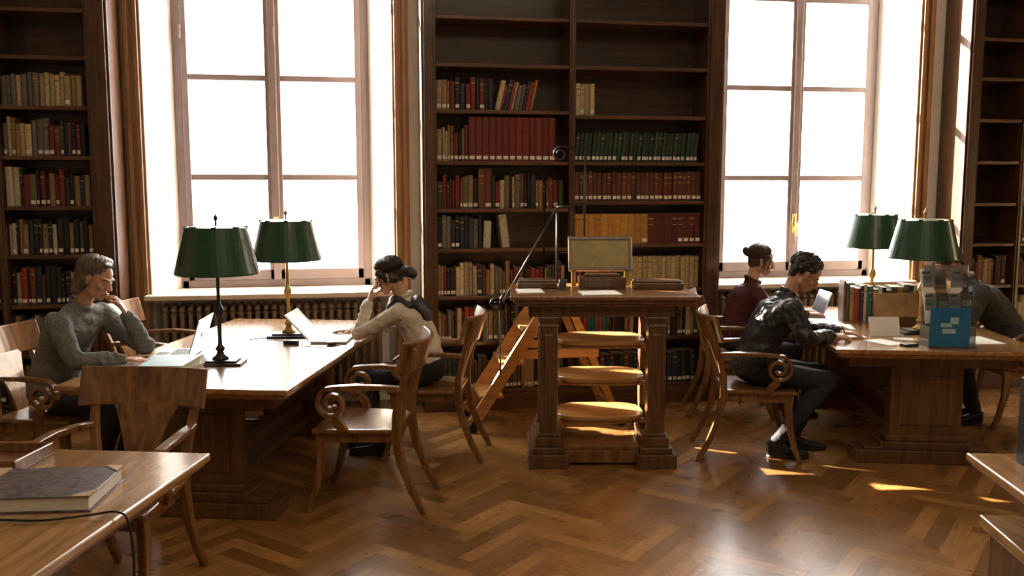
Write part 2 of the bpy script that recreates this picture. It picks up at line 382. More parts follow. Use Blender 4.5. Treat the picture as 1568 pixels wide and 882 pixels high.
for x0,x1 in ((5.66,6.36),(6.44,7.1)):
    for z in LB[:7]: row(m,x0,x1,z,.19,.26,LMIX+MIX,.4)
for z in LB[:3]: row(m,5.2,5.58,z,.19,.26,MIX,.3)
m.obj('shelved_books',BOOK)

# ------------------------------------------------------------------ furniture
TH=-15.2
def table(name,cx,cy,L=2.34,Wd=1.2,pu=.80):
    root=empty(name,TR(cx,cy,0,TH)); h=.76
    m=MB(); a,b_=Wd/2,L/2
    m.box(-a,a,-b_,b_,h-.028,h); m.box(-a+.015,a-.015,-b_+.015,b_-.015,h-.045,h-.028); m.box(-a+.04,a-.04,-b_+.04,b_-.04,h-.06,h-.045)
    m.obj('top',W_TABLE,root,bevel=.006)
    m=MB(); 
    m.box(-a+.12,a-.12,-b_+.14,-b_+.17,h-.13,h-.06); m.box(-a+.12,a-.12,b_-.17,b_-.14,h-.13,h-.06)
    m.box(-a+.12,-a+.15,-b_+.17,b_-.17,h-.13,h-.06); m.box(a-.15,a-.12,-b_+.17,b_-.17,h-.13,h-.06)
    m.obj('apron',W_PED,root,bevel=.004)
    for i,s in enumerate((-1,1)):
        m=MB(); y=s*pu
        m.box(-.22,.22,y-.06,y+.06,.17,h-.06)
        m.box(-.17,.17,y-.068,y+.068,.24,h-.2)
        m.box(-.26,.26,y-.085,y+.085,h-.11,h-.06); m.box(-.25,.25,y-.078,y+.078,.14,.18)
        m.box(-.28,.28,y-.095,y+.095,.10,.14)
        m.box(-.43,.43,y-.10,y+.10,.0,.085); m.box(-.38,.38,y-.09,y+.09,.085,.105)
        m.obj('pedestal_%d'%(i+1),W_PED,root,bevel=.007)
    m=MB(); m.box(-.10,.10,-pu+.08,pu-.08,.105,.15); m.box(-.03,.03,-pu+.06,pu-.06,.15,.24); m.obj('stretcher',W_PED,root,bevel=.006)
    return root
CL=(-.620,5.666); C2=(-1.434,2.424); C3=(2.504,1.633); C4=(3.737,5.762)
table('reading_table',*CL,L=2.3); table('reading_table',*C2); table('reading_table',*C3); table('reading_table',*C4,L=2.0,Wd=1.25,pu=.72)
def TM(C,w,u,z=0,a=0): return TR(C[0],C[1],0,TH)@TR(w,u,z,a)

def chair(M):
    root=empty('wooden_armchair',M)
    m=MB(); m.prism([(-.25,.24),(.25,.24),(.255,.2),(.215,-.22),(-.215,-.22),(-.255,.2)],.437,.465); m.obj('seat',W_CHAIR,root,bevel=.012,seg=3)
    m=MB(); m.prism([(-.225,.215),(.225,.215),(.19,-.2),(-.19,-.2)],.385,.437); m.obj('seat_rail',W_CHAIR,root,bevel=.004)
    m=MB()
    for s in (-1,1):
        m.sweep([(s*.215,.195,.44),(s*.217,.19,.36),(s*.22,.2,.24),(s*.225,.235,.1),(s*.23,.275,0)],(1,0,0),[.045,.043,.038,.034,.032],[.055,.05,.042,.034,.032])
    m.obj('front_legs',W_CHAIR,root,bevel=.006,smooth=False)
    m=MB()
    for s in (-1,1):
        m.sweep([(s*.21,-.36,0),(s*.205,-.295,.12),(s*.2,-.235,.28),(s*.2,-.21,.42),(s*.205,-.215,.55),(s*.225,-.25,.70),(s*.24,-.30,.84),(s*.245,-.325,.91)],(1,0,0),[.03,.033,.037,.04,.038,.036,.034,.03],[.032,.036,.044,.05,.042,.034,.028,.024])
    m.obj('rear_legs',W_CHAIR,root,bevel=.006)
    m=MB()
    def brd(u,v):
        t=2*u-1; z=.765+.165*v+.012*(t*t)*(1 if v>.5 else .6); return (.295*t,-.355+.085*t*t-.05*v+.03,z)
    m.sheet(brd,14,3,.024); m.obj('back_rail',W_CHAIR,root,bevel=.005,smooth=False)
    m=MB()
    def spl(u,v):
        hw=.05+.025*math.sin(v*math.pi*.6)+.085*v**2.5; t=2*u-1; return (hw*t,-.20-.10*v**1.4-.005,.455+.33*v)
    m.sheet(spl,4,8,.016); m.obj('back_splat',W_CHAIR,root,bevel=.003)
    m=MB()
    for s in (-1,1):
        p=[(s*.232,-.25,.69),(s*.255,-.15,.70),(s*.272,-.02,.705),(s*.275,.06,.70)]
        cy,cz=.115,.612
        for i in range(23):
            a=R(100-i*28); rr=.088-.0031*i
            p.append((s*.275,cy+rr*math.cos(a),cz+rr*math.sin(a)))
        nn=len(p); m.sweep(p,(1,0,0),[.036]+[.046]*(nn-1),[.026]*4+[.022]*(nn-4))
        m.sweep([(s*.27,.11,.535),(s*.262,.08,.50),(s*.245,.06,.455)],(1,0,0),.04,.045)
    m.obj('scroll_arms',W_CHAIR,root,bevel=.004)
    return root
chair(TM(CL,.83,-.53,a=90)); chair(TM(CL,1.02,.40,a=90)); chair(TM(CL,-1.02,-.50,a=-90)); chair(TM(CL,-.93,.62,a=-86))
chair(TM(C2,0.02,1.52,a=180))
chair(TM(C4,-1.06,-.64,a=-90)); chair(TM(C4,-1.02,.42,a=-90)); chair(TM(C4,1.05,.30,a=90))

def lamp(M,brass):
    root=empty('desk_lamp',M); pm=BRASS if brass else IRON
    m=MB(); m.box(-.13,.13,-.085,.085,0,.014); m.box(-.10,.10,-.065,.065,.014,.026); m.obj('base',IRON,root,bevel=.004)
    m=MB(); m.lathe([(0,.026),(.045,.026),(.045,.035),(.025,.05),(.018,.07),(.026,.08),(.026,.09),(.014,.105),(.011,.13),(.012,.26),(.020,.275),(.027,.30),(.020,.325),(.012,.335),(.010,.36),(.009,.52),(.016,.53),(.018,.58),(.008,.60),(.006,.80),(.012,.805),(.012,.82),(.005,.83),(0,.85)],20)
    m.obj('stem',pm,root,smooth=True)
    m=MB(); rb,rt,zb,zt=.225,.165,.505,.765
    m.lathe([(rb-.004,zb),(rb,zb),(rb+.003,zb+.008),(rt+.002,zt-.004),(rt-.004,zt),(rt-.05,zt+.008),(.02,zt+.012),(.02,zt+.006),(rt-.008,zt-.008),(rb-.004,zb)],48,mi=0)
    for k in range(8):
        a=k*math.pi/4+.2; m.M=Matrix.Rotation(a,4,'Z'); m.box(rt-.02,rt+.006,-.012,.012,zt-.012,zt+.006)
    m.M=Matrix()
    m.obj('shade',GREEN,root)
    m=MB(); m.lathe([(rb-.006,zb+.003),(rt-.010,zt-.012),(rt-.012,zt-.012),(rb-.008,zb+.003),(rb-.006,zb+.003)],48); m.obj('shade_lining',SHIN,root,smooth=True)
    m=MB(); m.hull([((0,0,.64),(.03,.03,.035)),((0,0,.60),(.014,.014,.01))]); m.obj('bulb',PAPER,root,smooth=True)
lamp(TM(CL,0,-.53,.76,8),False); lamp(TM(CL,.07,.40,.76,8),True); lamp(TM(C4,.10,-.31,.76,5),True); lamp(TM(C4,.10,.78,.76,5),True)

def laptop(M,ang=20,w=.33,d=.23):
    root=empty('laptop',M)
    m=MB(); m.box(-w/2,w/2,-d/2,d/2,.001,.016); m.obj('base',ALU,root,bevel=.005)
    m=MB()
    for r_ in range(5):
        for k in range(12): m.box(-.135+k*.0226,-.1155+k*.0226,-.02+r_*.021,-.002+r_*.021,.0155,.0185)
    m.box(-.05,.05,-.10,-.035,.0155,.0165); m.obj('keys',KEYS,root)
    L=Matrix.Translation((0,d/2,.012))@Matrix.Rotation(R(-ang),4,'X')
    m=MB(); m.M=L; m.box(-w/2,w/2,-.001,.006,.004,d); m.obj('lid',ALU,root,bevel=.003)
    m=MB(); m.M=L; m.box(-w/2+.012,w/2-.012,-.0025,-.0008,.018,d-.01); m.obj('screen',SCREEN,root)
    m=MB(); m.M=L; m.hull([((0,.0065,.12),(.016,.001,.018))]); m.obj('lid_emblem',PAPER,root)
laptop(TM(CL,-.36,-.34,.76,-80),18); laptop(TM(CL,.40,.30,.76,95),42); laptop(TM(C4,-.49,.46,.76,-85),20,w=.28,d=.19)

def books_stack(name,M,items):
    root=empty(name,M); z=0
    for i,(w,d,h,cm,a) in enumerate(items):
        m=MB(); m.M=Matrix.Rotation(R(a),4,'Z')@Matrix.Translation((0,0,z))
        m.box(-w/2,w/2,-d/2,d/2,0,.004,0); m.box(-w/2,w/2,-d/2,d/2,h-.004,h,0); m.box(-w/2,-w/2+.006,-d/2,d/2,.004,h-.004,0)
        m.box(-w/2+.006,w/2-.006,-d/2+.006,d/2-.006,.004,h-.004,1)
        m.obj('volume_%d'%(i+1),[cm,PAPER],root,bevel=.002); z+=h+.0005
books_stack('book_stack',TM(CL,-.12,-.88,.76,3),[(.24,.33,.045,TAN,0),(.23,.31,.04,CYAN,4)])
books_stack('large_bound_book',TM(C2,.26,.66,.76,10),[(.42,.30,.05,MARB,0)])
m=MB(); M=TM(C2,.26,.66,.76,10); m.M=M
m.box(-.212,-.15,-.152,.152,.0495,.053); m.prism([(.21,-.152),(.21,-.09),(.15,-.152)],.0495,.053); m.prism([(.21,.152),(.15,.152),(.21,.09)],.0495,.053); m.obj('leather_book_corners',TAN)
m=MB(); m.M=TM(C2,-.17,.98,.76,2); m.box(-.2,.2,-.12,.12,0,.008); m.box(-.2,.2,-.12,-.105,.008,.045); m.box(-.2,.2,.105,.12,.008,.045); m.box(-.2,-.185,-.12,.12,.008,.045); m.box(.185,.2,-.12,.12,.008,.045); m.obj('wooden_tray',W_CHAIR,bevel=.003)
def cr(P,k=6):
    P=[V(p) for p in P]; out=[]
    for i in range(len(P)-1):
        p0,p1,p2,p3=P[max(i-1,0)],P[i],P[i+1],P[min(i+2,len(P)-1)]
        for j in range(k):
            t=j/k; out.append(.5*((2*p1)+(p2-p0)*t+(2*p0-5*p1+4*p2-p3)*t*t+(3*p1-p0-3*p2+p3)*t**3))
    out.append(P[-1]); return out
m=MB(); m.M=TM(C2,0,0); pts=[(.1,.40,.768),(.25,.44,.768),(.40,.45,.768),(.52,.50,.77),(.595,.52,.775),(.63,.52,.74),(.64,.52,.6),(.62,.52,.35),(.55,.52,.1),(.5,.5,.012)]
m.tube(cr(pts),.004,6); m.obj('power_cable',BLACKP,smooth=True)
m=MB(); m.M=TM(CL,0,0); m.tube(cr([(.52,.04,.768),(.42,-.02,.768),(.3,.0,.768),(.27,.06,.768),(.2,.10,.768)]),.0035,6); m.tube(cr([(.19,.13,.768),(.12,.18,.768),(.08,.24,.768),(-.05,.26,.768),(-.12,.20,.768)]),.0035,6); m.box(.14,.23,.09,.13,.761,.785); m.obj('power_cable',BLACKP,smooth=False)
m=MB(); m.hull([((0,0,.008),(.035,.02,.012))]); m.obj('computer_mouse',BLACKP,M=TM(CL,.45,.10,.762,20),smooth=True)

m=MB(); m.M=TM(C3,0,0); m.box(-.56,-.26,.2,1.12,.50,.54,0); m.box(-.53,-.28,.23,1.09,.0,.50,1); m.box(-.51,-.30,1.09,1.10,.05,.46,1); m.obj('low_cabinet',[W_TABLE,W_PED],bevel=.006)
root=empty('ring_binders',TM(C3,-.30,.95,.76,0))
for i in range(4):
    m=MB(); m.box(-.16,.16,-.14+i*.07,-.075+i*.07,.0,.30+.01*(i%2)); m.obj('binder_%d'%(i+1),BLACKP,root,bevel=.004)
books_stack('closed_book',TM(C3,-.36,.64,.76,8),[(.24,.30,.03,KEYS,0)])

# standing desk
DM=TR(1.537,5.53,0,-9.9)
root=empty('standing_reading_desk',DM)
m=MB(); m.box(-.575,.575,-.36,.36,1.062,1.09); m.box(-.555,.555,-.34,.34,1.04,1.062); m.box(-.53,.53,-.315,.315,1.02,1.04); m.obj('top',W_CHAIR,root,bevel=.006)
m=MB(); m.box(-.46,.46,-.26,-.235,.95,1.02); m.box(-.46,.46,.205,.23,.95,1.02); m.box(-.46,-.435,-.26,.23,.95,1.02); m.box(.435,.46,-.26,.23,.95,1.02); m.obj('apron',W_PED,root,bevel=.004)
for i,s in enumerate((-1,1)):
    m=MB(); x=s*.335
    m.box(x-.055,x+.055,-.25,-.14,.2,1.02); m.box(x-.055,x+.055,.11,.21,.2,1.02); m.box(x-.02,x+.02,-.14,.14,.2,.26); m.box(x-.02,x+.02,-.14,.14,.9,1.02)
    for yy in (-.195,.16):
        m.box(x-.065,x+.065,yy-.065,yy+.065,.92,.95); m.box(x-.060,x+.060,yy-.060,yy+.060,.88,.90)
        m.box(x-.065,x+.065,yy-.065,yy+.065,.19,.215); m.box(x-.03,x+.03,yy-.06,yy+.06,.3,.84)
    m.box(x-.08,x+.08,-.27,.25,.13,.19); m.box(x-.1,x+.1,-.29,.27,.09,.13); m.box(x-.125,x+.125,-.31,.29,0,.09)
    m.obj('side_%d'%(i+1),W_PED,root,bevel=.006)
m=MB(); m.box(-.26,.26,-.24,-.21,.02,.10); m.box(-.26,.26,-.22,.22,.10,.125); m.obj('bottom_board',W_CHAIR,root,bevel=.004)
for i,z in enumerate((.305,.55,.785)):
    m=MB(); pl=[]
    for k in range(40):
        a=2*math.pi*k/40; c,s=math.cos(a),math.sin(a); pl.append((.285*math.copysign(abs(c)**.55,c),.20*math.copysign(abs(s)**.75,s)))
    m.prism(pl,z-.03,z); m.prism([(x*.95,y*.93) for x,y in pl],z-.05,z-.03)
    m.box(-.29,.29,-.12,-.09,z-.06,z-.03); m.box(-.29,.29,.09,.12,z-.06,z-.03)
    m.obj('shelf_%d'%(i+1),W_HONEY,root,bevel=.007,seg=3)
root=empty('tabletop_lectern',DM@TR(.02,.18,1.09))
m=MB(); m.M=Matrix.Translation((0,0,.12))@Matrix.Rotation(R(-18),4,'X')
m.box(-.2,.2,-.006,.008,.0,.2,1); m.box(-.21,.21,-.014,.012,.19,.215); m.box(-.21,.21,-.03,.012,-.02,.0); m.box(-.21,-.19,-.014,.012,0,.2); m.box(.19,.21,-.014,.012,0,.2); m.obj('panel',[W_PED,BRONZEP],root,bevel=.003)
m=MB(); m.box(-.19,-.16,.0,.03,.0,.14); m.box(.16,.19,.0,.03,.0,.14); m.obj('posts',BRASS,root)
m=MB(); m.box(-.15,.15,-.16,-.02,0,.075); m.box(-.13,.13,-.165,-.16,.012,.062); m.prism([(-.12,-.14),(.12,-.14),(.10,-.04),(-.10,-.04)],.075,.095); m.obj('card_box',W_PED,root,bevel=.008)
for x0,x1,y in ((-.53,-.27,.10),(.22,.54,.06)):
    m=MB(); m.M=DM@Matrix.Translation((0,0,1.09)); m.box(x0,x1,y-.06,y+.10,0,.04); m.box(x0+.01,x1-.01,y-.05,y+.09,.04,.055); m.obj('catalogue_tray',W_PED,bevel=.006)
for x,y,w in ((-.45,-.1,.16),(-.02,-.2,.24)):
    m=MB(); m.M=DM@TR(x,y,1.0905,6); m.box(-w/2,w/2,-.11,.11,0,.004); m.obj('paper_sheets',PAPER)
m=MB(); m.lathe([(0,0),(.022,0),(.027,.07),(.025,.07),(.020,.004),(0,.004)],16); m.obj('drinking_glass',ACRYL,M=DM@TR(-.24,-.02,1.09),smooth=True)

# rolling ladder
root=empty('rolling_library_ladder',Matrix.Identity(4))
m=MB()
for y in (6.20,6.62):
    m.sweep([(.80,y,.06),(1.40,y,1.0)],(0,1,0),.04,.085); m.sweep([(1.46,y,1.0),(1.88,y,.04)],(0,1,0),.035,.055)
    m.box(1.08,1.72,y-.015,y+.015,.52,.585)
m.obj('side_rails',W_HONEY,root,bevel=.005)
m=MB()
for z in (.25,.49,.73):
    x=.80+(z-.06)/.94*.60; m.box(x-.07,x+.10,6.2,6.62,z-.012,z+.012)
m.box(1.30,1.58,6.17,6.65,.99,1.02); m.box(1.83,1.86,6.2,6.62,.1,.15); m.obj('treads',W_HONEY,root,bevel=.004)
m=MB()
m.tube([(.995,6.18,.42),(.995,6.18,.96),(1.02,6.18,1.0)],.007)
m.tube([(1.01,6.18,.93),(1.40,6.18,1.60)],.008)
sp=[(1.01-.05+.05*math.cos(a)*(1-a/12),6.18,.92+.05*math.sin(a)*(1-a/12)) for a in [i*.4 for i in range(22)]]
m.tube(sp,.007)
m.tube([(1.40,6.18,1.60),(1.40,6.18,1.0)],.008); m.tube([(1.40,6.18,1.60),(1.60,6.18,1.62)],.008); m.tube([(1.60,6.18,1.02),(1.60,6.18,2.02)],.008)
m.tube([(1.40,6.18,1.28),(1.60,6.18,1.28)],.006)
m.tube([(1.60,6.18,2.02)]+[(1.42+.05*math.cos(a)*(1-(a-1.57)/14),6.18,1.97+.05*math.sin(a)*(1-(a-1.57)/14)) for a in [1.57+i*.4 for i in range(20)]],.007)
m.tube([(1.60,6.62,1.02),(1.60,6.62,1.62),(1.40,6.62,1.60),(1.40,6.62,1.0)],.008)
m.obj('handrail',IRON,root,smooth=True)
m=MB()
for y in (6.18,6.64):
    for x in (.80,1.89):
        m.M=Matrix.Translation((x,y,.035))@Matrix.Rotation(R(90),4,'X'); m.lathe([(0,-.012),(.034,-.012),(.034,.012),(0,.012)],20); m.M=Matrix(); m.box(x-.012,x+.012,y-.018,y+.018,.03,.085)
m.obj('casters',IRON,root,bevel=.002)

# right table clutter
root=empty('brochure_stand',TM(C4,.09,-.80,.76,2))
m=MB(); m.box(-.14,.14,-.10,.12,0,.008); m.box(-.135,.135,.05,.056,.008,.50); m.box(-.135,.135,-.085,-.081,.008,.13); m.box(-.135,.135,0,.004,.15,.33)
m.box(-.14,-.135,-.085,.056,.008,.13); m.box(.135,.14,-.085,.056,.008,.13); m.obj('holder',ACRYL,root,bevel=.001)
m=MB(); m.box(-.14,.10,-.093,-.088,.012,.25,0); m.box(-.065,.015,-.0945,-.0929,.09,.12,1); m.box(-.075,-.01,-.0945,-.0929,.13,.155,1); m.box(-.02,.03,-.0945,-.0929,.15,.19,1); m.obj('poster',[BLUE,CYAN],root)
m=MB(); random.seed(3)
for k,(x,z,mi) in enumerate([(-.10,.24,0),(-.03,.23,3),(.045,.24,0),(.11,.16,1),(.11,.24,3),(-.10,.38,0),(-.02,.37,2),(.06,.38,0),(.11,.35,3)]):
    m.M=Matrix.Translation((x,.045 if z>.3 else -.005,z-.1))@Matrix.Rotation(R(-8),4,'X')@Matrix.Rotation(R(random.uniform(-6,6)),4,'Y'); m.box(-.036,.036,-.006,0,0,.2,mi)
    m.box(-.028,.028,-.0068,-.006,.11,.15,(mi+1)%4); m.box(-.028,.02,-.0068,-.006,.165,.18,(mi+3)%4)
m.M=Matrix(); m.obj('leaflets',[PAPER,CYAN,TAN,KEYS],root)
m=MB(); m.M=TM(C4,0,0,.76,0)
x=-.25
cols=[(.12,.10,.07),(.5,.3,.06),(.3,.03,.02),NAVY,LCR,TEAL,(.4,.2,.05),CREAM,BLK,RED,(.08,.10,.05),YEL,GRY,NAVY,LCR]
k=0
while x<.34:
    w=random.uniform(.022,.045); m.col=(0,0,0); book(m,x,.20,0.001,w-.001,random.uniform(.2,.28),.17,cols[k%len(cols)],0,False,True); x+=w; k+=1
m.col=None; m.obj('reference_books',BOOK)
m=MB(); m.M=TM(C4,0,0,.761,0); m.box(-.27,-.255,.2,.34,0,.3); m.obj('bookend',W_PED)
books_stack('display_book',TM(C4,.02,.05,.81,0)@Matrix.Rotation(R(78),4,'X')@Matrix.Translation((.04,.09,0)),[(.30,.17,.03,TAN,0)])
m=MB(); m.M=TM(C4,0,0,.761,0)
m.box(-.11,.24,-.02,.16,0,.05); m.obj('display_book_box',W_PED,bevel=.003)
root=empty('note_cards',TM(C4,-.16,-.42,.76,5))
for k in range(5):
    m=MB(); m.M=Matrix.Translation((-.02+.012*k,-.05+.03*k,0))@Matrix.Rotation(R(-14-3*k),4,'X'); m.box(-.10,.10,-.001,.001,0.001,.13-.01*k); m.obj('card_%d'%(k+1),PAPER,root)
# open book in front of the writing man
m=MB(); m.M=TM(C4,-.44,-.10,.761,-6)
for s in (-1,1):
    m.sheet(lambda u,v,s=s:(s*(.003+.15*u),-.11+.22*v,.006+.024*math.sin(math.pi*min(1,u*1.15+.12))*(1-.5*u)),8,2,.012)
m.box(-.158,.158,-.115,.115,0,.003)
m.obj('open_book',PAPER)
random.seed(11)
for (w,u,a,sw,sh,hh) in [(-.44,-.44,12,.21,.26,.004),(-.42,.17,-8,.20,.20,.006),(-.25,-.72,30,.15,.21,.003),(-.1,-.60,-15,.12,.10,.006),(.36,-.6,10,.21,.28,.004)]:
    m=MB(); m.M=TM(C4,w,u,.7605,a); m.box(-sw/2,sw/2,-sh/2,sh/2,0,hh); m.obj('paper_sheets',PAPER,bevel=.001)
m=MB(); m.box(-.05,.05,-.03,.03,0,.015); m.obj('mobile_phone',BLACKP,M=TM(C4,-.14,-.83,.7605,25),bevel=.004)
m=MB(); m.M=TM(CL,-.44,-.66,.7605,-80); m.box(-.11,.11,-.15,.15,0,.006); m.obj('paper_sheets',PAPER)

# ------------------------------------------------------------------ people
def skinm(name,c): return mat(name,c,0.5,var=0.06,scale=30,bump=0.01,Subsurface_Weight=0.08)
SK1=skinm('skin_a',(0.50,0.28,0.18)); SK2=skinm('skin_b',(0.58,0.34,0.23)); LIP=mat('lips',(0.38,0.16,0.12),0.45,bump=0.01)
EYEW=mat('eye_white',(0.5,0.47,0.43),0.25,bump=0); IRIS=mat('iris',(0.03,0.02,0.015),0.2,bump=0)
def hairm(name,c): 
    return mat(name,c,0.42,var=0.45,scale=70,bump=0.15)
def hand(name,parent,skin,wrist,fwd,back,thumb,curl,sc=1.0,spread=0):
    y=V(fwd).normalized(); z=V(back); z=(z-y*z.dot(y)).normalized(); x=y.cross(z)*1.0
    Mh=Matrix.Translation(V(wrist))@Matrix(((x.x,y.x,z.x,0),(x.y,y.y,z.y,0),(x.z,y.z,z.z,0),(0,0,0,1)))@Matrix.Scale(sc,4)
    m=MB(); t=thumb
    m.hull([((0,-.03,0),(.024,.02,.018)),((0,.012,0),(.027,.015,.016))],Mh)
    m.hull([((0,.008,0),(.025,.012,.014)),((t*.030,.078,0),(.011,.011,.010)),((t*.008,.086,.002),(.011,.011,.011)),((-t*.031,.072,0),(.010,.010,.009)),((t*.022,.03,-.006),(.014,.016,.012))],Mh)
    for xo,yo,L in ((.031,.080,.070),(.0105,.087,.079),(-.0105,.084,.073),(-.031,.074,.057)):
        p=V((t*xo,yo,.001)); a=curl*.35
        r0=.0088
        sa=t*xo*spread*4
        for q,(fr,r1) in enumerate(((.45,.0082),(.31,.0074),(.24,.0062))):
            d=V((math.sin(sa)*math.cos(a),math.cos(a)*math.cos(sa),-math.sin(a))); e=p+d*L*fr
            m.hull([(p,r0),(e,r1)],Mh); p=e; r0=r1; a+=curl*(.8 if q==0 else .6)
    p=V((t*.024,.022,-.006)); e=p+V((t*.028,.030,-.012)); e2=e+V((t*.012,.030,-.010-.01*curl)); e3=e2+V((t*.0,.020,-.006-.01*curl))
    m.hull([(p,.013),(e,.0105)],Mh); m.hull([(e,.0102),(e2,.009)],Mh); m.hull([(e2,.009),(e3,.007)],Mh)
    return m.obj(name,skin,parent,voxel=.0032,sm=2)
def lerp(a,b_,t): return V(a)*(1-t)+V(b_)*t
def person(name,M,N,H,pitch,yaw,roll,arms,ank,knees,top,bot,skin,hairmat,style,shw=.175,bulk=1.0,sc=1.0,folds=.022,shoe=BLACKP,glasses=False,collar=True):
    root=empty(name,M); N=V(N); H=V(H)
    pel=V((0,-.01,.578))
    m=MB(); b=bulk
    waist=lerp(pel,N,.38)+V((0,-.03,0)); chest=lerp(pel,N,.70)+V((0,-.015,0))
    SL=N+V((-shw,.0,-.065)); SR=N+V((shw,.0,-.065))
    if 'S' in arms: SL=V(arms['S'][0]); SR=V(arms['S'][1])
    m.hull([(pel,(.17*b,.125*b,.10)),(waist,(.148*b,.115*b,.10))],hi=True)
    m.hull([(waist,(.148*b,.115*b,.10)),(chest,(.162*b,.120*b,.12))],hi=True)
    m.hull([(chest,(.162*b,.120*b,.11)),(SL+V((.02,0,-.01)),.058*b),(SR+V((-.02,0,-.01)),.058*b),(N+V((0,-.01,-.03)),(.06,.055,.04))],hi=True)
    m.hull([(SL,.040),(N+V((0,-.004,.012)),(.055,.056,.03)),(SR,.040)])
    for side,S in (('L',SL),('R',SR)):
        E,Wr=V(arms[side][0]),V(arms[side][1])
        mid=lerp(S,E,.5)+V((0,0,-.005)); 
        m.hull([(S,.064*b),(mid,.056*b)]); m.hull([(mid,.056*b),(E,.047*b)])
        fm=lerp(E,Wr,.35); m.hull([(E,.047*b),(fm,.046*b)]); m.hull([(fm,.046*b),(lerp(E,Wr,.93),.034*b)]); 
        d=(Wr-E).normalized(); q=lerp(E,Wr,.93); m.hull([(q-d*.02,.037*b),(q+d*.008,.036*b)])
        u_=d.orthogonal().normalized(); w_=d.cross(u_)
        for tt in (.0,.13,.55,.72,.86):
            c=lerp(E,Wr,tt); rr=(.047-.012*tt)*b
            m.tube([c+(u_*math.cos(a)+w_*math.sin(a))*rr+d*.012*math.sin(2*a+tt*9) for a in [i*math.pi/6 for i in range(13)]],.0085,6)
    if collar:
        ax=(H-N).normalized(); u_=ax.orthogonal().normalized(); w_=ax.cross(u_)
        m.tube([N+V((0,0,.012))+ax*.012+(u_*math.cos(a)+w_*math.sin(a))*.058 for a in [i*math.pi/8 for i in range(17)]],.015,8)
    m.obj('upper_garment',top,root,voxel=.008,sm=3,disp=folds,dsize=.06)
    m=MB()
    m.hull([(pel+V((0,0,-.0)),(.165,.125,.105)),((0,.05,.555),(.16,.10,.085))],hi=True)
    for s,K,A in ((-1,knees[0],ank[0]),(1,knees[1],ank[1])):
        hp=V((s*.085,.03,.555)); K=V(K); A=V(A)
        m.hull([(hp,.088),(lerp(hp,K,.5),.076)]); m.hull([(lerp(hp,K,.5),.076),(K,.062)])
        cm=lerp(K,A,.35)+V((0,-.01,0)); m.hull([(K,.062),(cm,.060)]); m.hull([(cm,.060),(A+V((0,0,.02)),.045)])
    m.obj('trousers',bot,root,voxel=.011,sm=4,disp=folds*.8,dsize=.09)
    for i,(A,fd) in enumerate(zip(ank,arms.get('feet',[(0,1),(0,1)]))):
        A=V(A); f=V((fd[0],fd[1],0)).normalized(); m=MB()
        h=V((A.x,A.y,0))-f*.03
        m.hull([(h+V((0,0,.038)),(.034,.036,.034)),(h+f*.10+V((0,0,.035)),(.038,.038,.033)),(h+V((0,0,.09)),(.036,.036,.02))]); m.hull([(h+f*.09+V((0,0,.036)),(.038,.04,.034)),(h+f*.20+V((0,0,.026)),(.038,.036,.023))]); m.hull([(h+V((0,0,.008)),(.037,.04,.008)),(h+f*.20+V((0,0,.008)),(.041,.04,.008))])
        m.obj('shoe_%d'%(i+1),shoe,root,voxel=.006,sm=2)
    HM=Matrix.Translation(H)@Matrix.Rotation(R(yaw),4,'Z')@Matrix.Rotation(R(-pitch),4,'X')@Matrix.Rotation(R(roll),4,'Y')@Matrix.Scale(sc,4)
    m=MB()
    m.hull([((0,-.015,.035),(.076,.096,.082))],HM,hi=True)
    m.hull([((0,.022,.005),(.064,.062,.070)),((0,.060,-.090),(.022,.020,.017)),((.044,.005,-.055),(.018,.025,.022)),((-.044,.005,-.055),(.018,.025,.022))],HM,hi=True)
    m.hull([((.034,.066,.026),(.022,.018,.010)),((-.034,.066,.026),(.022,.018,.010))],HM)
    m.hull([((0,.082,.016),(.009,.008,.012)),((0,.106,-.026),(.011,.011,.009)),((.014,.094,-.030),(.008,.009,.007)),((-.014,.094,-.030),(.008,.009,.007))],HM)
    for s in (-1,1):
        m.hull([((s*.040,.060,-.022),(.021,.020,.019))],HM); m.hull([((s*.077,-.004,.008),(.008,.018,.020)),((s*.075,.002,-.022),(.007,.012,.012))],HM)
        m.hull([((s*.031,.069,.007),(.0155,.0115,.0065))],HM); m.hull([((s*.031,.068,-.011),(.015,.0095,.005))],HM)
    m.hull([((0,.078,-.062),(.024,.016,.020))],HM)
    nk=HM@V((0,-.028,-.055)); m.hull([(nk,.050*sc),(N+V((0,.0,-.01)),.050*sc)])
    m.obj('head',skin,root,voxel=.0034,sm=2)
    m=MB()
    m.hull([((-.014,.089,-.054),(.010,.006,.0045)),((.014,.089,-.054),(.010,.006,.0045)),((0,.094,-.053),(.009,.006,.005))],HM); m.hull([((-.012,.088,-.064),(.010,.006,.005)),((.012,.088,-.064),(.010,.006,.005))],HM); m.obj('lips',LIP,root,smooth=True)
    m=MB()
    for s in (-1,1): m.hull([((s*.031,.066,-.002),.0122)],HM,0); m.hull([((s*.030,.0745,-.003),(.0068,.0045,.0068))],HM,1)
    m.obj('eyes',[EYEW,IRIS],root,smooth=True)
    m=MB()
    for s in (-1,1): m.hull([((s*.018,.086,.022),(.006,.004,.003)),((s*.034,.084,.027),(.006,.004,.004)),((s*.050,.074,.022),(.004,.004,.002))],HM)
    m.obj('eyebrows',hairmat,root)
    m=MB(); rnd=random.Random(5)
    m.hull([((0,-.028,.045),(.083,.100,.084))],HM,hi=True)
    m.hull([((0,-.075,.0),(.062,.035,.05)),((0,-.06,-.045),(.050,.028,.03))],HM)
    th={'long':120,'short':100,'tied':108,'bun':108}[style]
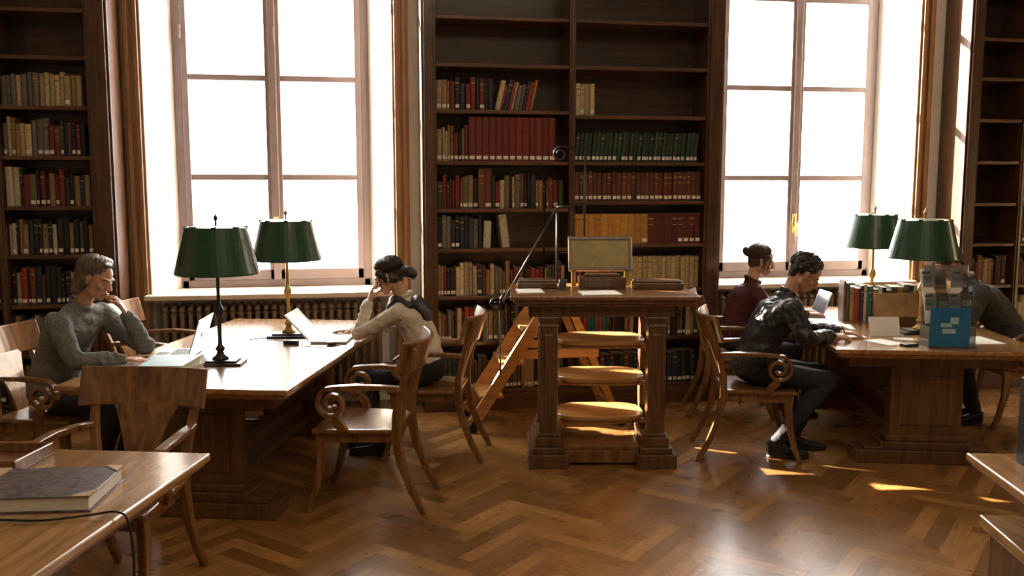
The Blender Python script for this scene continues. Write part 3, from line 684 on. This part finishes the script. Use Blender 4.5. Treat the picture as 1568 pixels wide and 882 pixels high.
    if style=='long':
        for s in (-1,1): m.hull([((s*.068,-.03,.03),(.02,.04,.03)),((s*.062,-.055,-.085),(.020,.028,.03))],HM)
        m.hull([((0,-.09,0),(.064,.035,.05)),((0,-.085,-.10),(.060,.03,.035))],HM)
        m.hull([((.02,.05,.10),(.03,.02,.012)),((-.03,.0,.118),(.04,.04,.018))],HM)
    if style=='tied':
        for s in (-1,1):
            m.hull([((s*.071,.035,.045),(.014,.028,.032)),((s*.070,.0,-.01),(.014,.022,.03)),((s*.066,-.04,-.035),(.018,.03,.03))],HM)
        m.hull([((0,-.10,.0),(.045,.03,.04)),((0,-.135,-.035),(.045,.040,.045))],HM); m.hull([((0,-.150,-.055),(.042,.038,.042))],HM,hi=True)
    if style=='bun':
        m.hull([((0,-.125,.05),(.045,.04,.042))],HM,hi=True)
        for s in (-1,1): m.hull([((s*.070,.03,.04),(.014,.025,.03)),((s*.066,-.04,-.02),(.018,.03,.03))],HM)
    if style=='short':
        for k in range(150):
            ph=rnd.uniform(0,2*math.pi); fr=max(0,math.cos(ph)); tt=math.acos(1-rnd.random()*(1-math.cos(R(112-58*fr))))
            p=(.084*math.sin(tt)*math.sin(ph),-.028+.101*math.sin(tt)*math.cos(ph),.045+.086*math.cos(tt)); rr=rnd.uniform(.009,.016)
            m.hull([(p,rr)],HM)
    m.obj('hair',hairmat,root,voxel=.005,sm=1,disp=.012,dsize=.03)
    m=MB()
    for k in range(300 if style!='short' else 0):
        ph=rnd.uniform(0,2*math.pi); fr=math.cos(ph)
        tm=R(th-(th-50)*max(0,fr)**1.2)+rnd.uniform(-.1,.12)
        t0=rnd.uniform(.05,.5)*tm; pts=[]
        off=rnd.uniform(0,.007); wob=rnd.uniform(-.3,.3) if style=='long' else rnd.uniform(-.1,.1)
        for q in range(6):
            tt=t0+(tm-t0)*q/5; p2=ph+wob*math.sin(q*1.1)
            rr=(.083+off,.101+off,.085+off)
            pts.append(HM@V((rr[0]*math.sin(tt)*math.sin(p2),-.028+rr[1]*math.sin(tt)*math.cos(p2),.045+rr[2]*math.cos(tt))))
        if style=='long' and fr<.3:
            pts.append(pts[-1]+V((rnd.uniform(-.014,.014),rnd.uniform(-.016,.008),-.035))); pts.append(pts[-1]+V((rnd.uniform(-.014,.014),rnd.uniform(-.025,.012),-.035)))
        n_=len(pts); m.tube(pts,[.0034]*(n_-2)+[.0024,.0008],4)
    if style in('tied','bun'):
        for k in range(16):
            s=rnd.choice((-1,1)); y0=rnd.uniform(.0,.06)
            m.tube([HM@V((s*.074,y0,.05)),HM@V((s*(.082+rnd.uniform(0,.01)),y0+.01,.0)),HM@V((s*(.074+rnd.uniform(-.01,.014)),y0+rnd.uniform(-.02,.03),-.05-rnd.uniform(0,.03)))],[.003,.0025,.0008],4)
    if m.v: m.obj('hair_strands',hairmat,root,smooth=True)
    if glasses:
        m=MB()
        for s in (-1,1):
            m.tube([HM@V((s*.031+.022*math.cos(a),.092,.0+.017*math.sin(a))) for a in [i*math.pi/8 for i in range(17)]],.0018,6)
            m.tube([HM@V((s*.053,.09,.004)),HM@V((s*.078,.04,.008)),HM@V((s*.080,-.01,.006))],.0018,6)
        m.tube([HM@V((-.009,.093,.004)),HM@V((.009,.093,.004))],.0018,6); m.obj('glasses',BLACKP,root)
    for side in ('L','R'):
        a=arms[side]
        hand('hand_'+('left' if side=='L' else 'right'),root,skin,a[1],a[2],a[3],(1 if side=='L' else -1),a[4],sc*1.02)
    return root
KNIT=mat('grey_knit',(0.155,0.16,0.155),0.9,var=0.35,scale=120,bump=0.14)
CREAMK=mat('cream_knit',(0.62,0.56,0.47),0.9,var=0.12,scale=90,bump=0.08)
BLKJ=mat('black_jacket',(0.014,0.014,0.017),0.45,var=0.2,scale=60,bump=0.05)
MARO=mat('maroon_sweater',(0.06,0.009,0.015),0.8,var=0.2,scale=90,bump=0.06)
GREYJ=mat('charcoal_sweater',(0.05,0.05,0.05),0.8,var=0.2,scale=90,bump=0.06)
DENIM=mat('dark_trousers',(0.018,0.019,0.026),0.8,var=0.25,scale=90,bump=0.06)
H1=hairm('hair_grey_brown',(0.13,0.10,0.07)); H2=hairm('hair_dark_brown',(0.032,0.018,0.011)); H3=hairm('hair_black',(0.012,0.010,0.009)); H4=hairm('hair_brown',(0.05,0.025,0.014))
std=dict(ank=[(-.12,.42,.09),(.12,.40,.09)],knees=[(-.13,.43,.50),(.13,.43,.50)])
person('seated_man',TM(CL,-1.00,-.50,0,-90),(0,.17,1.07),(0.0,.275,1.225),20,-8,-8,
  {'L':[(-.15,.47,.815),(-.055,.415,1.015),(.30,-.32,.9),(-.35,.85,.35),.9],
   'R':[(.24,.27,.80),(.13,.48,.795),(-.15,1,-.05),(0,.05,1),.5],'S':[(-.18,.19,1.0),(.18,.14,1.0)]},
  [(-.1,.32,.09),(.12,.28,.09)],std['knees'],KNIT,DENIM,SK1,H1,'long',bulk=1.08)
person('seated_woman',TM(CL,1.00,.38,0,90),(0,.15,1.01),(0,.250,1.165),28,8,4,
  {'L':[(-.13,.42,.805),(-.045,.375,1.0),(.25,-.25,.93),(-.3,.9,.3),.9],
   'R':[(.22,.32,.80),(.10,.52,.795),(-.1,1,-.05),(0,.05,1),.5],'S':[(-.155,.16,.95),(.155,.15,.95)]},
  [(-.09,.30,.09),(.09,.38,.09)],[(-.1,.42,.50),(.1,.43,.50)],CREAMK,DENIM,SK2,H2,'tied',shw=.155,bulk=.9,sc=.95)
m=MB(); m.M=TM(CL,1.00,.38,0,90)
for rr,zz,tr in ((.078,1.0,.034),(.092,.965,.030)):
    m.tube([(rr*math.cos(a)*1.15,.135+rr*math.sin(a),zz+.022*math.sin(a)+.008*math.sin(3*a)) for a in [i*math.pi/8 for i in range(17)]],tr,8)
m.hull([((0,.06,1.0),(.105,.04,.045)),((0,.005,.92),(.10,.045,.06)),((0,.01,.85),(.06,.03,.03))]); m.hull([((-.05,.22,.98),.028),((-.07,.26,.86),.02)]); m.hull([((.04,.23,.97),.026),((.03,.26,.84),.018)])
m.obj('scarf',BLKJ,voxel=.008,sm=3,disp=.018,dsize=.045)
person('seated_man',TM(C4,-1.05,-.64,0,-90),(0,.20,1.045),(0,.305,1.185),38,-4,0,
  {'R':[(.27,.27,.80),(.09,.47,.80),(-.25,1,-.1),(.25,.1,1),1.0],
   'L':[(-.27,.34,.80),(-.12,.56,.795),(.35,.9,-.05),(0,.05,1),.4],'S':[(-.18,.19,.98),(.18,.19,.98)]},
  [(-.1,.30,.09),(.11,.14,.09)],[(-.12,.45,.52),(.13,.45,.52)],BLKJ,DENIM,SK1,H3,'short',bulk=1.12,glasses=True,folds=.028)
m=MB(); m.M=TM(C4,-1.05,-.64,0,-90); m.tube([(.045,.575,.765),(.065,.545,.83),(.075,.53,.86)],[.0015,.004,.004],8); m.obj('pen',BLACKP,smooth=True)
person('seated_woman',TM(C4,-1.00,.42,0,-90),(0,.10,1.02),(0,.17,1.18),14,-8,0,
  {'R':[(.22,.26,.80),(.10,.50,.795),(-.2,1,-.05),(0,.05,1),.5],
   'L':[(-.22,.28,.80),(-.10,.50,.795),(.2,1,-.05),(0,.05,1),.5],'S':[(-.155,.11,.95),(.155,.11,.95)]},
  std['ank'],[(-.1,.42,.5),(.1,.42,.5)],MARO,DENIM,SK2,H4,'bun',shw=.155,bulk=.95,sc=.96)
person('seated_reader',TM(C4,1.00,.30,0,90),(0,.36,1.05),(0,.49,1.17),48,0,0,
  {'R':[(.26,.44,.80),(.10,.64,.795),(-.3,1,-.05),(0,.05,1),.5],
   'L':[(-.26,.44,.80),(-.10,.64,.795),(.3,1,-.05),(0,.05,1),.5],'S':[(-.18,.34,.99),(.18,.34,.99)]},
  [(-.1,.30,.09),(.11,.25,.09)],[(-.12,.43,.5),(.12,.43,.5)],GREYJ,DENIM,SK1,H4,'short',bulk=1.1)

# ------------------------------------------------------------------ light
try:
    scene.view_settings.view_transform='Standard'
except Exception as e: print(e)
w=bpy.data.worlds.new('World'); scene.world=w; w.use_nodes=True
bg=w.node_tree.nodes['Background']; bg.inputs['Color'].default_value=(1.0,0.975,0.93,1); bg.inputs['Strength'].default_value=22.0
sun=bpy.data.lights.new('sun','SUN'); sun.energy=95; sun.angle=R(0.6); sun.color=(1,.86,.66)
so=bpy.data.objects.new('sun',sun); scene.collection.objects.link(so)
el=R(21)
d=V((.8036*math.cos(el),-.5952*math.cos(el),-math.sin(el)))
so.rotation_euler=d.to_track_quat('-Z','Y').to_euler(); so.location=(-4,12,6)
for k,(a,b_,c,dd) in enumerate(WIN):
    l=bpy.data.lights.new('window_portal','AREA'); l.shape='RECTANGLE'; l.size=dd-c; l.size_y=3.3
    l.cycles.is_portal=True
    lo=bpy.data.objects.new('window_portal',l); scene.collection.objects.link(lo)
    lo.location=((c+dd)/2,7.72,2.58); lo.rotation_euler=V((0,-1,0)).to_track_quat('-Z','Y').to_euler()
l=bpy.data.lights.new('overhead_fill','AREA'); l.size=3.0; l.energy=80; l.color=(1,.80,.55)  # added warm fill from overhead, not a fixture of the room
lo=bpy.data.objects.new('overhead_fill',l); scene.collection.objects.link(lo); lo.location=(1.5,1.0,4.6)

cam=bpy.data.cameras.new('camera'); cam.lens=31.5; cam.sensor_width=36; cam.clip_start=.05
co=bpy.data.objects.new('camera',cam); scene.collection.objects.link(co)
co.location=(0,0,1.75); co.rotation_euler=(R(90-6.5),0,R(-9.9)); scene.camera=co
